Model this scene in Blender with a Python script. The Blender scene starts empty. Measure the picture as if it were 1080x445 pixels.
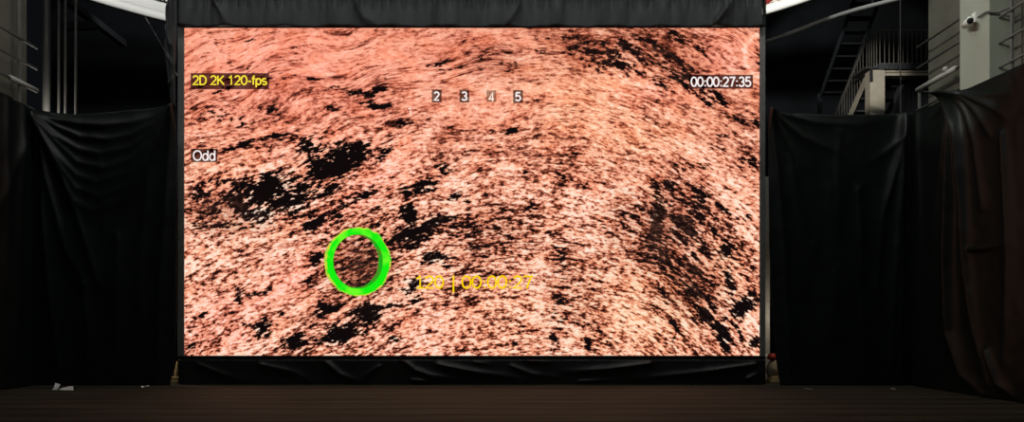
import bpy, bmesh, math, random
import numpy as np
from mathutils import Vector, Matrix
from mathutils.noise import noise as mnoise

random.seed(7)
sc = bpy.context.scene
COL = sc.collection
R = math.radians

# ------------------------------------------------------------------ measuring frame (1080x445)
F, CX, HY, EYE = 780.0, 540.0, 340.0, 0.86
def at(px, py, Y):
    return Vector(((px - CX) * Y / F, Y, EYE + (HY - py) * Y / F))
def zat(py, Y): return EYE + (HY - py) * Y / F
def xat(px, Y): return (px - CX) * Y / F
def lin(c):
    c = c / 255.0
    return c / 12.92 if c <= 0.04045 else ((c + 0.055) / 1.055) ** 2.4
def rgb(r, g, b): return (lin(r), lin(g), lin(b), 1.0)

# ------------------------------------------------------------------ object helpers
def tag(o, label=None, cat=None, group=None, kind=None):
    if label: o['label'] = label
    if cat: o['category'] = cat
    if group: o['group'] = group
    if kind: o['kind'] = kind
    return o
def thing(name, label, cat, loc=(0, 0, 0), group=None):
    o = bpy.data.objects.new(name, None)
    o.empty_display_size = 0.2
    o.location = loc
    COL.objects.link(o)
    return tag(o, label, cat, group)
def obj(name, bm, m, parent=None, smooth=False, world=True):
    """link a bmesh (in world coordinates) as ONE mesh object"""
    me = bpy.data.meshes.new(name)
    bmesh.ops.recalc_face_normals(bm, faces=bm.faces[:])
    bm.to_mesh(me); bm.free()
    if m: me.materials.append(m)
    if smooth:
        for p in me.polygons: p.use_smooth = True
    o = bpy.data.objects.new(name, me)
    COL.objects.link(o)
    if parent:
        o.parent = parent
        q = parent
        off = Vector((0, 0, 0))
        while q: off += q.location; q = q.parent
        o.location = -off if world else (0, 0, 0)
    return o
def box(bm, a, b, bev=0.0):
    a, b = Vector(a), Vector(b)
    lo = Vector([min(a[i], b[i]) for i in range(3)]); hi = Vector([max(a[i], b[i]) for i in range(3)])
    M = Matrix.Translation((lo + hi) / 2) @ Matrix.Diagonal((*(hi - lo), 1))
    r = bmesh.ops.create_cube(bm, size=1, matrix=M)
    if bev:
        es = list({e for v in r['verts'] for e in v.link_edges})
        bmesh.ops.bevel(bm, geom=es, offset=bev, segments=2, affect='EDGES', profile=0.5)
def bar(bm, a, b, w, h=None, up=(0, 0, 1)):
    """square bar from a to b"""
    a, b = Vector(a), Vector(b); h = h or w
    d = (b - a); L = d.length; d.normalize()
    u = Vector(up)
    if abs(d.dot(u)) > 0.98: u = Vector((1, 0, 0))
    s = d.cross(u).normalized(); u = s.cross(d).normalized()
    M = Matrix((s, d, u)).transposed().to_4x4()
    M.translation = (a + b) / 2
    bmesh.ops.create_cube(bm, size=1, matrix=M @ Matrix.Diagonal((w, L, h, 1)))
def tube(bm, pts, r, n=10, caps=True):
    pts = [Vector(p) for p in pts]
    rs = r if isinstance(r, (list, tuple)) else [r] * len(pts)
    rings = []; prev = None
    for i, p in enumerate(pts):
        if i == 0: d = pts[1] - p
        elif i == len(pts) - 1: d = p - pts[i - 1]
        else: d = (pts[i + 1] - p).normalized() + (p - pts[i - 1]).normalized()
        d.normalize()
        if prev is None:
            u = Vector((0, 0, 1)) if abs(d.z) < 0.9 else Vector((1, 0, 0))
        else: u = prev
        s = d.cross(u).normalized(); u = s.cross(d).normalized(); prev = u
        rings.append([bm.verts.new(p + (s * math.cos(2 * math.pi * k / n) + u * math.sin(2 * math.pi * k / n)) * rs[i]) for k in range(n)])
    for A, B in zip(rings, rings[1:]):
        for k in range(n):
            bm.faces.new((A[k], A[(k + 1) % n], B[(k + 1) % n], B[k]))
    if caps:
        bm.faces.new(rings[0]); bm.faces.new(rings[-1])

# ------------------------------------------------------------------ material helpers
def mat(name, col, rough=0.6, metal=0.0, spec=0.3, var=0.0, scale=8.0, bump=0.0, sheen=0.0, stretch=(1, 1, 1)):
    m = bpy.data.materials.new(name); m.use_nodes = True
    nt = m.node_tree; b = nt.nodes['Principled BSDF']
    b.inputs['Roughness'].default_value = rough
    b.inputs['Metallic'].default_value = metal
    b.inputs['Specular IOR Level'].default_value = spec
    if sheen:
        b.inputs['Sheen Weight'].default_value = sheen
        b.inputs['Sheen Roughness'].default_value = 0.4
    tc = nt.nodes.new('ShaderNodeTexCoord'); mp = nt.nodes.new('ShaderNodeMapping')
    mp.inputs['Scale'].default_value = stretch
    nt.links.new(tc.outputs['Object'], mp.inputs[0])
    n = nt.nodes.new('ShaderNodeTexNoise'); n.inputs['Scale'].default_value = scale; n.inputs['Detail'].default_value = 5
    nt.links.new(mp.outputs[0], n.inputs['Vector'])
    mr = nt.nodes.new('ShaderNodeMapRange')
    mr.inputs[1].default_value = 0.25; mr.inputs[2].default_value = 0.75
    mr.inputs[3].default_value = 1 - var; mr.inputs[4].default_value = 1 + var
    nt.links.new(n.outputs['Fac'], mr.inputs[0])
    vm = nt.nodes.new('ShaderNodeVectorMath'); vm.operation = 'SCALE'
    vm.inputs[0].default_value = col[:3]
    nt.links.new(mr.outputs[0], vm.inputs['Scale'])
    nt.links.new(vm.outputs[0], b.inputs['Base Color'])
    if bump:
        bp = nt.nodes.new('ShaderNodeBump'); bp.inputs['Strength'].default_value = bump; bp.inputs['Distance'].default_value = 0.02
        nt.links.new(n.outputs['Fac'], bp.inputs['Height']); nt.links.new(bp.outputs[0], b.inputs['Normal'])
    return m
def emit(name, col, s=1.0):
    m = bpy.data.materials.new(name); m.use_nodes = True
    nt = m.node_tree; nt.nodes.clear()
    o = nt.nodes.new('ShaderNodeOutputMaterial'); e = nt.nodes.new('ShaderNodeEmission')
    e.inputs['Color'].default_value = col; e.inputs['Strength'].default_value = s
    nt.links.new(e.outputs[0], o.inputs['Surface'])
    m.cycles.emission_sampling = 'NONE'
    return m

M = {}
M['cloth'] = mat('black_cloth', (0.0045, 0.0076, 0.0068), rough=0.45, spec=0.28, var=0.3, scale=5, bump=0.12)
M['top_cloth'] = mat('black_scrim', (0.025, 0.027, 0.028), rough=0.65, spec=0.3, var=0.3, scale=3, bump=0.2, stretch=(3, 1, .5))
M['skirt'] = mat('black_satin', (0.010, 0.0105, 0.011), rough=0.42, spec=0.4, var=0.2, scale=6, bump=0.1)
M['case'] = mat('dark_aluminium', (0.17, 0.17, 0.165), rough=0.55, metal=0.1, var=0.15)
M['bezel'] = mat('black_bezel', (0.006, 0.006, 0.006), rough=0.6)
M['white'] = mat('white_paint', (0.78, 0.78, 0.74), rough=0.6, var=0.04, scale=2)
M['red'] = mat('red_banner', (0.35, 0.03, 0.03), rough=0.6, var=0.2)
M['darkmetal'] = mat('dark_metal', (0.03, 0.032, 0.034), rough=0.5, metal=0.2, var=0.2)
M['steel'] = mat('grey_steel', (0.22, 0.22, 0.21), rough=0.45, metal=0.4, var=0.2)
M['pipe'] = mat('dull_steel', (0.11, 0.108, 0.10), rough=0.5, metal=0.2, var=0.25, scale=2)
M['rail'] = mat('rail_paint', (0.15, 0.15, 0.145), rough=0.45, var=0.15)
M['sleeve'] = mat('pale_pipe', (0.42, 0.41, 0.38), rough=0.45, var=0.15)
M['column'] = mat('column_paint', (0.37, 0.39, 0.33), rough=0.7, var=0.06, scale=3)
M['wall'] = mat('dark_plaster', (0.12, 0.115, 0.09), rough=0.85, var=0.3, scale=1.6, bump=0.15)
M['hall'] = mat('hall_black', (0.02, 0.022, 0.026), rough=0.9, var=0.3, scale=0.6)
M['baluster'] = mat('baluster_paint', (0.17, 0.165, 0.15), rough=0.5, var=0.1)
M['cream'] = mat('cream_steel', (0.46, 0.42, 0.34), rough=0.6, var=0.12, scale=4)
M['tread'] = mat('tread_steel', (0.05, 0.055, 0.06), rough=0.6, var=0.2)
M['wood'] = mat('pale_wood', (0.6, 0.45, 0.26), rough=0.7, var=0.2, scale=12, stretch=(1, 6, 6))
M['sack'] = mat('tan_sack', (0.34, 0.27, 0.2), rough=0.8, var=0.25, scale=14, bump=0.3)
M['strap'] = mat('red_strap', (0.30, 0.03, 0.02), rough=0.6, var=0.2)
M['paper'] = mat('crumpled_paper', (0.8, 0.8, 0.77), rough=0.7, var=0.08, scale=20)
M['wire'] = mat('steel_wire', (0.45, 0.44, 0.42), rough=0.5, metal=0.2)

# ------------------------------------------------------------------ floor
def floor_material():
    m = bpy.data.materials.new('stage_boards'); m.use_nodes = True
    nt = m.node_tree; b = nt.nodes['Principled BSDF']; L = nt.links.new
    tc = nt.nodes.new('ShaderNodeTexCoord')
    mp = nt.nodes.new('ShaderNodeMapping'); mp.inputs['Scale'].default_value = (0.35, 3.0, 1)
    L(tc.outputs['Object'], mp.inputs[0])
    n = nt.nodes.new('ShaderNodeTexNoise'); n.inputs['Scale'].default_value = 2.2; n.inputs['Detail'].default_value = 6
    L(mp.outputs[0], n.inputs['Vector'])
    br = nt.nodes.new('ShaderNodeTexBrick')
    br.inputs['Scale'].default_value = 1.0; br.inputs['Brick Width'].default_value = 30.0; br.inputs['Row Height'].default_value = 0.46
    br.inputs['Mortar Size'].default_value = 0.032; br.inputs['Mortar Smooth'].default_value = 0.3
    br.inputs['Color1'].default_value = (0.046, 0.0395, 0.026, 1); br.inputs['Color2'].default_value = (0.037, 0.032, 0.021, 1)
    br.inputs['Mortar'].default_value = (0.004, 0.003, 0.0025, 1)
    mb = nt.nodes.new('ShaderNodeMapping'); mb.inputs['Location'].default_value = (8.0, 0, 0)
    L(tc.outputs['Object'], mb.inputs[0]); L(mb.outputs[0], br.inputs['Vector'])
    mr = nt.nodes.new('ShaderNodeMapRange'); mr.inputs[1].default_value = 0.3; mr.inputs[2].default_value = 0.7
    mr.inputs[3].default_value = 0.6; mr.inputs[4].default_value = 1.35
    L(n.outputs['Fac'], mr.inputs[0])
    vm = nt.nodes.new('ShaderNodeVectorMath'); vm.operation = 'SCALE'
    L(br.outputs['Color'], vm.inputs[0]); L(mr.outputs[0], vm.inputs['Scale'])
    L(vm.outputs[0], b.inputs['Base Color'])
    b.inputs['Roughness'].default_value = 0.8; b.inputs['Specular IOR Level'].default_value = 0.12
    return m
bm = bmesh.new(); box(bm, (-16, -4, -0.2), (16, 26, 0.0))
tag(obj('floor', bm, floor_material()), kind='structure')
bm = bmesh.new(); box(bm, (-16.2, 26, 0), (16.2, 26.3, 13.2))
tag(obj('wall_back', bm, M['hall']), kind='structure')
bm = bmesh.new(); box(bm, (-16.2, -4, 13.0), (16.2, 26.3, 13.3))
tag(obj('ceiling', bm, M['hall']), kind='structure')
for s, nm, x in ((-1, 'wall_left', -6.76), (1, 'wall_right', 5.80)):
    bm = bmesh.new()
    box(bm, (x, -4, 0), (x + s * 0.25, 10.3, 13.0))
    tag(obj(nm, bm, M['wall']), kind='structure')

# ------------------------------------------------------------------ LED screen
SY = 10.3
K = SY / F                                   # metres per pixel on the screen plane
PX0, PX1, PY0, PY1 = 194.5, 801.0, 29.5, 375.0

# (cx, cy, rx, ry, tilt in degrees, strength) of the dark hollows in the rock picture
HOLES = [
 (250,44,38,2,7,.55),(300,52,14,4,-15,.5),(224,48,6,2,0,.6),(255,72,28,5,8,.5),(224,121,18,6,-8,.85),(250,128,16,6,-15,.65),
 (285,118,11,4,-5,.8),(330,84,12,3,-10,.65),(240,92,40,8,5,.45),(379,99,13,3,-8,.85),(404,95,14,2.5,-3,.8),(395,111,17,3.5,-5,.9),
 (351,89,12,2,0,.75),(350,116,12,3,0,.65),(428,130,13,5,-15,.8),(432,51,8,2,0,.5),(475,69,22,6,5,.75),(485,44,10,1.5,0,.65),
 (408,82,14,1.5,0,.6),(355,64,14,2,-5,.6),(477,134,10,2,-10,.65),(520,68,32,12,-5,.55),(564,41,22,3,-5,.65),(574,53,11,3,-10,.75),
 (572,69,14,6,-15,.6),(605,45,20,13,0,.6),(635,60,19,12,-20,.68),(640,52,5,6,0,.8),(565,107,10,2.5,-8,.75),(599,90,3,7,0,.6),
 (537,141,19,4,-3,.85),(611,133,4,5,0,.6),(510,137,12,4,0,.45),(655,50,8,12,-30,.65),(695,52,45,2.2,-30,.75),(700,88,38,4,-25,.6),
 (716,83,14,8,-10,.8),(743,50,8,9,0,.72),(710,38,25,5,-10,.45),(755,103,20,7,-20,.8),(776,112,7,3,0,.6),(795,128,8,4,0,.7),
 (760,141,10,4,-10,.8),(662,70,9,2,0,.7),(690,122,14,3,-30,.55),(801,64,7,13,0,.8),(680,55,30,12,-30,.35),(775,125,14,3,-25,.55),
 (212,158,16,6,0,.6),(254,152,20,4,10,.75),(290,146,9,3,5,.85),(322,152,12,6,-20,.9),(230,190,26,4,5,.5),(283,200,22,9,10,1.0),
 (249,215,9,9,0,.95),(275,228,13,7,0,.95),(228,222,20,12,0,.45),(205,238,17,4,0,.6),(240,236,26,6,0,.55),(303,215,14,8,0,.75),
 (328,237,11,5,15,.9),(333,172,14,8,0,.72),(292,183,20,4,5,.65),(210,203,15,4,0,.65),(325,203,26,5,10,.55),(370,160,23,9,15,1.0),
 (355,176,20,8,15,.88),(407,164,12,4,30,.75),(398,145,14,2.5,15,.65),(348,199,9,3,10,.75),(380,207,15,2.5,30,.78),(363,218,5,3,0,.7),
 (355,231,5,4,0,.9),(472,175,9,5,10,.8),(449,195,10,5,10,.85),(432,202,6,3,0,.85),(479,209,11,3.5,25,.85),(430,227,6,7,0,.9),
 (455,237,21,5,20,.92),(433,248,16,8,0,.85),(491,160,5,3,0,.6),(495,211,6,3,0,.75),(516,215,8,2,0,.65),(558,213,3,14,5,.62),
 (557,235,5,6,0,.6),(555,181,5,5,0,.55),(515,240,32,22,0,.42),(604,160,4,12,-5,.5),(580,248,12,6,0,.45),(615,205,38,3.5,68,.45),
 (594,190,6,10,0,.35),(765,143,8,3,0,.85),(756,158,6,3,-30,.65),(788,169,11,5,-20,.75),(745,175,9,3,-20,.7),(723,177,7,3,0,.65),
 (706,193,8,7,0,.85),(740,208,7,12,0,.78),(688,201,6,8,0,.75),(694,233,8,28,-3,.9),(720,243,20,20,-30,.48),(664,230,14,16,0,.45),
 (766,222,14,2.5,-35,.78),(791,230,6,4,0,.65),(755,243,3,7,0,.75),(251,315,6,11,0,.9),(270,309,13,3,15,.88),(221,333,7,3.5,20,.85),
 (259,341,11,3,20,.82),(277,347,11,8,25,.92),(311,362,11,6,0,.98),(295,331,8,2.5,15,.82),(333,273,7,11,0,.82),(327,297,3,8,0,.72),
 (339,324,7,7,0,.92),(200,352,10,3,20,.65),(201,365,5,4,0,.85),(245,367,12,3,30,.5),(435,299,8,7,0,.92),(427,304,7,4,0,.85),
 (460,272,12,6,0,.8),(388,328,13,8,20,.92),(410,321,9,3,30,.72),(359,354,14,9,0,1.0),(345,325,7,5,0,.82),(416,356,7,4,0,.72),
 (442,314,10,4,0,.62),(472,283,4,4,0,.72),(433,261,6,4,0,.75),(500,262,12,5,0,.6),(538,262,13,4,0,.55),(590,277,5,14,0,.55),
 (590,328,4,16,0,.55),(582,359,5,12,0,.66),(622,361,4,10,0,.82),(549,361,4,10,0,.6),(633,352,5,4,0,.55),(698,268,13,13,-35,.66),
 (725,303,18,6,-40,.78),(745,331,7,9,-30,.98),(760,353,14,6,-45,.92),(768,365,6,8,0,.92),(785,323,9,10,0,.98),(770,298,4,11,0,.82),
 (764,267,6,7,0,.82),(798,361,4,6,0,.92),(700,308,22,1.4,-63,.9),(712,350,1.6,17,0,.9),(780,350,18,3,-45,.75),(728,337,8,2,-10,.8),
 (728,285,22,30,-40,.45),(600,315,26,46,0,.26),(380,340,60,26,10,.30),(715,225,45,35,-10,.27),(780,310,22,40,-20,.3),(350,170,40,20,12,.3),(230,120,40,16,-5,.25),(690,62,60,26,-20,.22),(612,50,30,16,0,.22),(520,68,40,12,0,.28),(378,276,25,28,0,.55),(268,208,70,32,6,.52),(440,235,45,40,20,.30),(668,270,20,50,0,.12),
 (750,270,30,60,-30,.16),
]
# pale places: cx, cy, rx, ry, tilt, strength
LIGHTS = [(330,55,150,28,0,.09),(560,95,110,30,0,.07),(300,302,46,4,36,.16),(255,352,26,6,40,.14),(285,318,40,4,34,.10),(420,180,50,8,45,.06),(634,118,5,34,0,.12),(470,118,10,10,0,.08),(440,165,9,22,-35,.12),(410,225,9,24,-25,.12),(735,165,50,9,-32,.14),(770,205,26,14,-35,.14),
 (600,275,30,40,0,.04),(265,170,30,6,5,.05),(274,182,4,5,0,.35),(450,340,60,22,0,.05),(560,335,30,14,0,.06),(790,255,10,14,0,.12),(240,60,45,22,0,.05),
 (410,55,45,14,0,.05),(530,100,60,14,0,.05),(300,345,30,16,10,.06)]
BROWNS = [(228,222,24,14,0,.7),(245,236,40,10,0,.5),(700,245,28,40,-20,.8),(725,295,30,30,-40,.6),(378,276,25,28,0,.9),(615,48,32,18,-5,.55),
 (690,50,55,20,-20,.5),(520,66,36,12,-5,.5),(715,80,20,10,0,.5),(600,300,30,45,0,.25),(660,235,20,30,0,.4),(515,245,40,25,0,.35)]
PINKS = [(300,302,46,6,36,1),(255,352,26,8,40,1),(385,200,60,14,42,.8),(300,70,150,75,0,1.0),(450,60,90,40,0,.7),(765,55,30,25,0,.9),(690,100,40,16,0,.6),(230,340,60,30,20,.7),(310,290,60,22,35,.7),(500,110,60,24,0,.35),(470,350,50,30,0,.35)]
TANS = [(620,110,60,50,0,.6),(680,330,70,45,0,.7),(660,140,70,30,0,.6),(520,340,50,40,0,.4),(765,280,30,30,0,.5),(230,170,50,20,0,.35)]

_rng = np.random.RandomState(11)
_TAB = _rng.rand(256, 256)
def vnoise(x, y):
    xi = np.floor(x).astype(int); yi = np.floor(y).astype(int)
    fx = x - xi; fy = y - yi
    fx = fx * fx * (3 - 2 * fx); fy = fy * fy * (3 - 2 * fy)
    g = lambda a, b: _TAB[a % 256, b % 256]
    return (g(xi, yi) * (1 - fx) * (1 - fy) + g(xi + 1, yi) * fx * (1 - fy) + g(xi, yi + 1) * (1 - fx) * fy + g(xi + 1, yi + 1) * fx * fy) - 0.5
def fbm(x, y, o=3, seed=0):
    r = 0; a = 1.0; t = 0
    for k in range(o):
        r = r + a * vnoise(x * 2 ** k + 17.3 * k + seed, y * 2 ** k + 9.1 * k + seed * 1.7); t += a; a *= .55
    return 2 * r / t
DIFF = 0.12        # the panel's own faint reflectance
def display_panel(parent):
    sp = 2.0
    nx = int((PX1 - PX0) / sp) + 1; ny = int((PY1 - PY0) / sp) + 1
    xs = np.linspace(PX0, PX1, nx); ys = np.linspace(PY0, PY1, ny)
    X, Y = np.meshgrid(xs, ys)
    # the strata rise from the left and fall away to the right
    WX = X + 9 * fbm(X / 22, Y / 11, 3, 3); WY = Y + 5 * fbm(X / 18, Y / 11, 3, 40)
    def field(blobs, hard=1.0, mode='max'):
        X, Y = WX, WY
        f = np.zeros_like(X)
        for cx, cy, rx, ry, a, s in blobs:
            a = -R(a)
            u = ((X - cx) * math.cos(a) + (Y - cy) * math.sin(a)) / rx
            v = (-(X - cx) * math.sin(a) + (Y - cy) * math.cos(a)) / ry
            g = s * np.exp(-(u * u + v * v) ** hard * 0.75)
            f = np.maximum(f, g) if mode == 'max' else f + g
        return f
    t = (Y - PY0) / (PY1 - PY0)
    soft = [h for h in HOLES if h[2] * h[3] >= 800]
    small = [(c[0], c[1], c[2] * 1.18, c[3] * 1.22, c[4], c[5] * .98) for c in HOLES if c[2] * c[3] < 800]
    dark = field(small, 0.9) + 0.75 * field(soft, 1.0, 'sum')
    amb = -0.17 + 0.17 * np.clip((t - 0.12) / 0.45, 0, 1)
    for cx, cy, rx, ry, s_ in ((300, 170, 150, 70, .08), (420, 215, 90, 60, .06), (300, 90, 130, 40, .09), (755, 230, 60, 130, .06), (700, 70, 80, 36, .15), (620, 50, 50, 24, .16), (420, 320, 70, 45, .07), (590, 330, 50, 60, .05), (505, 125, 70, 40, -.12), (270, 270, 70, 30, -.06), (590, 120, 40, 40, -.06)):
        amb = amb + s_ * np.exp(-((X - cx) / rx) ** 2 - ((Y - cy) / ry) ** 2)
    dark = dark + amb
    V0 = Y - 0.35 * np.abs(X - 590)  * np.where(X < 590, -1.0, 1.6) * .8
    # gullies running down the slope from the summit
    th = np.arctan2(X - 610, Y + 130); rr = np.hypot(X - 610, Y + 130)
    gully = fbm(th * 17 + 3, rr / 140, 3, 21) * np.clip((t - .1) / .35, 0, 1)
    dark = dark - 0.16 * gully
    lite = field(LIGHTS, 1.0, 'sum')
    ring = np.abs(np.hypot((X - 806) / 21.0, (Y - 58) / 23.0) - 1.0)      # pale rim of the boulder at the right edge
    lite = lite + 0.30 * np.exp(-(ring / 0.12) ** 2)
    brown = np.clip(field(BROWNS), 0, 1)
    pink = np.clip(field(PINKS), 0, 1); tan = np.clip(field(TANS), 0, 1)
    lite = lite + 0.18 * gully + 0.10 * fbm(X / 30, V0 / 9, 3, 77)
    con = 0.36 + 1.0 * np.clip((t - 0.16) / 0.45, 0, 1)
    con += 0.35 * np.exp(-(((X - 690) / 110) ** 2 + ((Y - 70) / 45) ** 2))
    con -= 0.30 * np.exp(-(((X - 300) / 80) ** 2 + ((Y - 310) / 40) ** 2))
    # lie of the strata: a broad hill, rising from the left, falling to the right
    xx = X - 575.0
    slope_gain = 0.55 + 0.95 * np.clip(t, 0, 1)
    h = np.where(xx < 0, -0.00088 * xx ** 2, -0.00215 * xx ** 2)
    lin_part = np.where(xx < -190, -0.00088 * 190 ** 2 + (xx + 190) * (2 * 0.00088 * 190), h)
    h = np.where(xx < -190, lin_part, h)
    h = np.where(xx > 130, -0.00215 * 130 ** 2 - (xx - 130) * (2 * 0.00215 * 130), h)
    mean = 11 * fbm(X / 75, Y / 45, 2, 130) * np.clip(1.3 - t, .3, 1)
    V = Y + slope_gain * h + mean; V2 = mean * .6 + Y + 0.45 * slope_gain * h
    bm = bmesh.new()
    vs = [[bm.verts.new((xat(xs[i], SY), SY, zat(ys[j], SY))) for i in range(nx)] for j in range(ny)]
    for j in range(ny - 1):
        for i in range(nx - 1):
            bm.faces.new((vs[j][i], vs[j + 1][i], vs[j + 1][i + 1], vs[j][i + 1]))
    o = obj('display_panel', bm, None, parent)
    me = o.data
    def attr(name, arr):
        a = me.attributes.new(name, 'FLOAT', 'POINT'); a.data.foreach_set('value', arr.astype(np.float32).ravel())
    for nme, arr in (('dark', dark), ('lite', lite), ('brown', brown), ('pink', pink), ('tan', tan), ('con', con)): attr(nme, arr)
    a = me.attributes.new('flow', 'FLOAT_VECTOR', 'POINT')
    a.data.foreach_set('vector', np.stack([X, V, Y * 0.35], -1).astype(np.float32).ravel())

    a = me.attributes.new('grain', 'FLOAT_VECTOR', 'POINT')
    a.data.foreach_set('vector', np.stack([X, V2, Y * 0.35], -1).astype(np.float32).ravel())

    m = bpy.data.materials.new('led_picture'); m.use_nodes = True
    nt = m.node_tree; nt.nodes.clear(); L = nt.links.new
    def N(t, **k):
        n = nt.nodes.new(t)
        for a_, v_ in k.items(): setattr(n, a_, v_)
        return n
    def A(name, vec=False):
        n = N('ShaderNodeAttribute'); n.attribute_name = name
        return n.outputs['Vector' if vec else 'Fac']
    def mth(op, a_, b_=None, c_=None, clamp=False):
        n = N('ShaderNodeMath'); n.operation = op; n.use_clamp = clamp
        for i, v_ in enumerate((a_, b_, c_)):
            if v_ is None: continue
            if isinstance(v_, (int, float)): n.inputs[i].default_value = v_
            else: L(v_, n.inputs[i])
        return n.outputs[0]
    flow = A('flow', True); grain = A('grain', True)
    def nz(su, sv, detail=3, rough=0.55, off=0.0, dist=0.0, sw=0.0, src=None):
        mp = N('ShaderNodeMapping'); mp.inputs['Scale'].default_value = (1 / su, 1 / sv, sw); mp.inputs['Location'].default_value = (off, off * 1.7, off)
        L(src or flow, mp.inputs[0])
        n = N('ShaderNodeTexNoise'); n.inputs['Scale'].default_value = 1.0; n.inputs['Detail'].default_value = detail
        n.inputs['Roughness'].default_value = rough; n.inputs['Distortion'].default_value = dist
        L(mp.outputs[0], n.inputs['Vector'])
        return mth('SUBTRACT', n.outputs['Fac'], 0.5)
    flake = nz(6.0, 2.7, 3, 0.65, 3.1, 0.0, src=grain)
    mid = nz(16, 5.5, 4, 0.6, 11.7, 0.2)
    streak = nz(42, 6.5, 5, 0.62, 27.3, 0.5)
    broad = nz(90, 40, 3, 0.5, 41.0)
    fine = nz(30, 3.2, 3, 0.6, 87.7, 0.2)
    crev = mth('ABSOLUTE', nz(60, 5.5, 4, 0.6, 55.5, 0.4))
    # dark mask with ragged borders
    e = mth('SUBTRACT', A('dark'), mth('MULTIPLY', mid, 1.9))
    e = mth('SUBTRACT', e, mth('MULTIPLY', flake, 1.8))
    e = mth('SUBTRACT', e, mth('MULTIPLY', streak, 1.5))
    mr = N('ShaderNodeMapRange'); mr.interpolation_type = 'SMOOTHSTEP'
    mr.inputs[1].default_value = 0.44; mr.inputs[2].default_value = 0.64
    L(e, mr.inputs[0]); D = mr.outputs[0]
    # tone
    con = A('con')
    Lm = mth('ADD', 0.60, mth('MULTIPLY', mth('MULTIPLY', flake, 2.3), con))
    Lm = mth('ADD', Lm, mth('MULTIPLY', mth('MULTIPLY', mid, 1.3), con))
    Lm = mth('ADD', Lm, mth('MULTIPLY', mth('MULTIPLY', streak, mth('ADD', con, 0.35)), 0.85))
    Lm = mth('ADD', Lm, mth('MULTIPLY', broad, 0.5))
    fl = mth('MULTIPLY', mth('MAXIMUM', mth('SUBTRACT', fine, 0.03), 0.0), mth('MULTIPLY', mth('SUBTRACT', 1.75, con), mth('ADD', 1.1, mth('MULTIPLY', broad, 5.0))))
    Lm = mth('SUBTRACT', Lm, fl)
    cm = N('ShaderNodeMapRange'); cm.inputs[1].default_value = 0.0; cm.inputs[2].default_value = 0.035; cm.inputs[3].default_value = 0.26; cm.inputs[4].default_value = 0.0
    L(crev, cm.inputs[0])
    cw = mth('MULTIPLY', mth('MULTIPLY', cm.outputs[0], mth('SUBTRACT', 1.45, con)), mth('GREATER_THAN', broad, -0.02))
    Lm = mth('SUBTRACT', Lm, cw)
    Lm = mth('ADD', Lm, A('lite'))
    Lm = mth('SUBTRACT', Lm, mth('MULTIPLY', mth('MAXIMUM', A('dark'), 0.0), 0.22))
    Lm = mth('SUBTRACT', Lm, mth('MULTIPLY', A('brown'), 0.27))
    ramp = N('ShaderNodeValToRGB'); cr = ramp.color_ramp
    stops = [(0.10, rgb(34, 14, 10)), (0.30, rgb(104, 54, 40)), (0.45, rgb(188, 106, 82)), (0.60, rgb(242, 164, 134)), (0.80, rgb(255, 198, 168)), (1.0, rgb(255, 234, 214))]
    cr.elements[0].position, cr.elements[0].color = stops[0]
    cr.elements[1].position, cr.elements[1].color = stops[-1]
    for p_, c_ in stops[1:-1]:
        q = cr.elements.new(p_); q.color = c_
    L(Lm, ramp.inputs[0])
    def mixc(fac, c1, c2, blend='MIX'):
        n = N('ShaderNodeMix'); n.data_type = 'RGBA'; n.blend_type = blend
        if isinstance(fac, (int, float)): n.inputs[0].default_value = fac
        else: L(fac, n.inputs[0])
        for s_, c_ in ((6, c1), (7, c2)):
            if isinstance(c_, tuple): n.inputs[s_].default_value = c_
            else: L(c_, n.inputs[s_])
        return n.outputs[2]
    c = mixc(mth('MULTIPLY', A('pink'), 0.8), ramp.outputs[0], (1.03, 0.80, 0.84, 1), 'MULTIPLY')
    c = mixc(mth('MULTIPLY', A('tan'), 0.8), c, (1.0, 0.95, 0.74, 1), 'MULTIPLY')
    hue = nz(26, 16, 3, 0.5, 71.0)
    c = mixc(mth('MULTIPLY', mth('ADD', hue, 0.08), 2.6, clamp=True), c, (1.0, 0.74, 0.60, 1), 'MULTIPLY')
    c = mixc(A('brown'), c, (0.60, 0.54, 0.50, 1), 'MULTIPLY')
    c = mixc(D, c, mixc(mth('MULTIPLY', A('brown'), 0.8), rgb(15, 9, 10), mixc(mth('ADD', 0.35, mth('MULTIPLY', mth('ADD', mid, flake), 3.2), clamp=True), rgb(34, 18, 15), rgb(120, 76, 62))))
    em = N('ShaderNodeEmission'); out = N('ShaderNodeOutputMaterial')
    L(c, em.inputs['Color']); em.inputs['Strength'].default_value = 1.0
    df = N('ShaderNodeBsdfDiffuse'); ad = N('ShaderNodeAddShader')
    dk = mixc(1.0, c, (DIFF, DIFF, DIFF, 1), 'MULTIPLY'); L(dk, df.inputs['Color'])
    L(em.outputs[0], ad.inputs[0]); L(df.outputs[0], ad.inputs[1])
    L(ad.outputs[0], out.inputs['Surface'])
    m.cycles.emission_sampling = 'NONE'
    me.materials.append(m)
    return o

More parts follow.
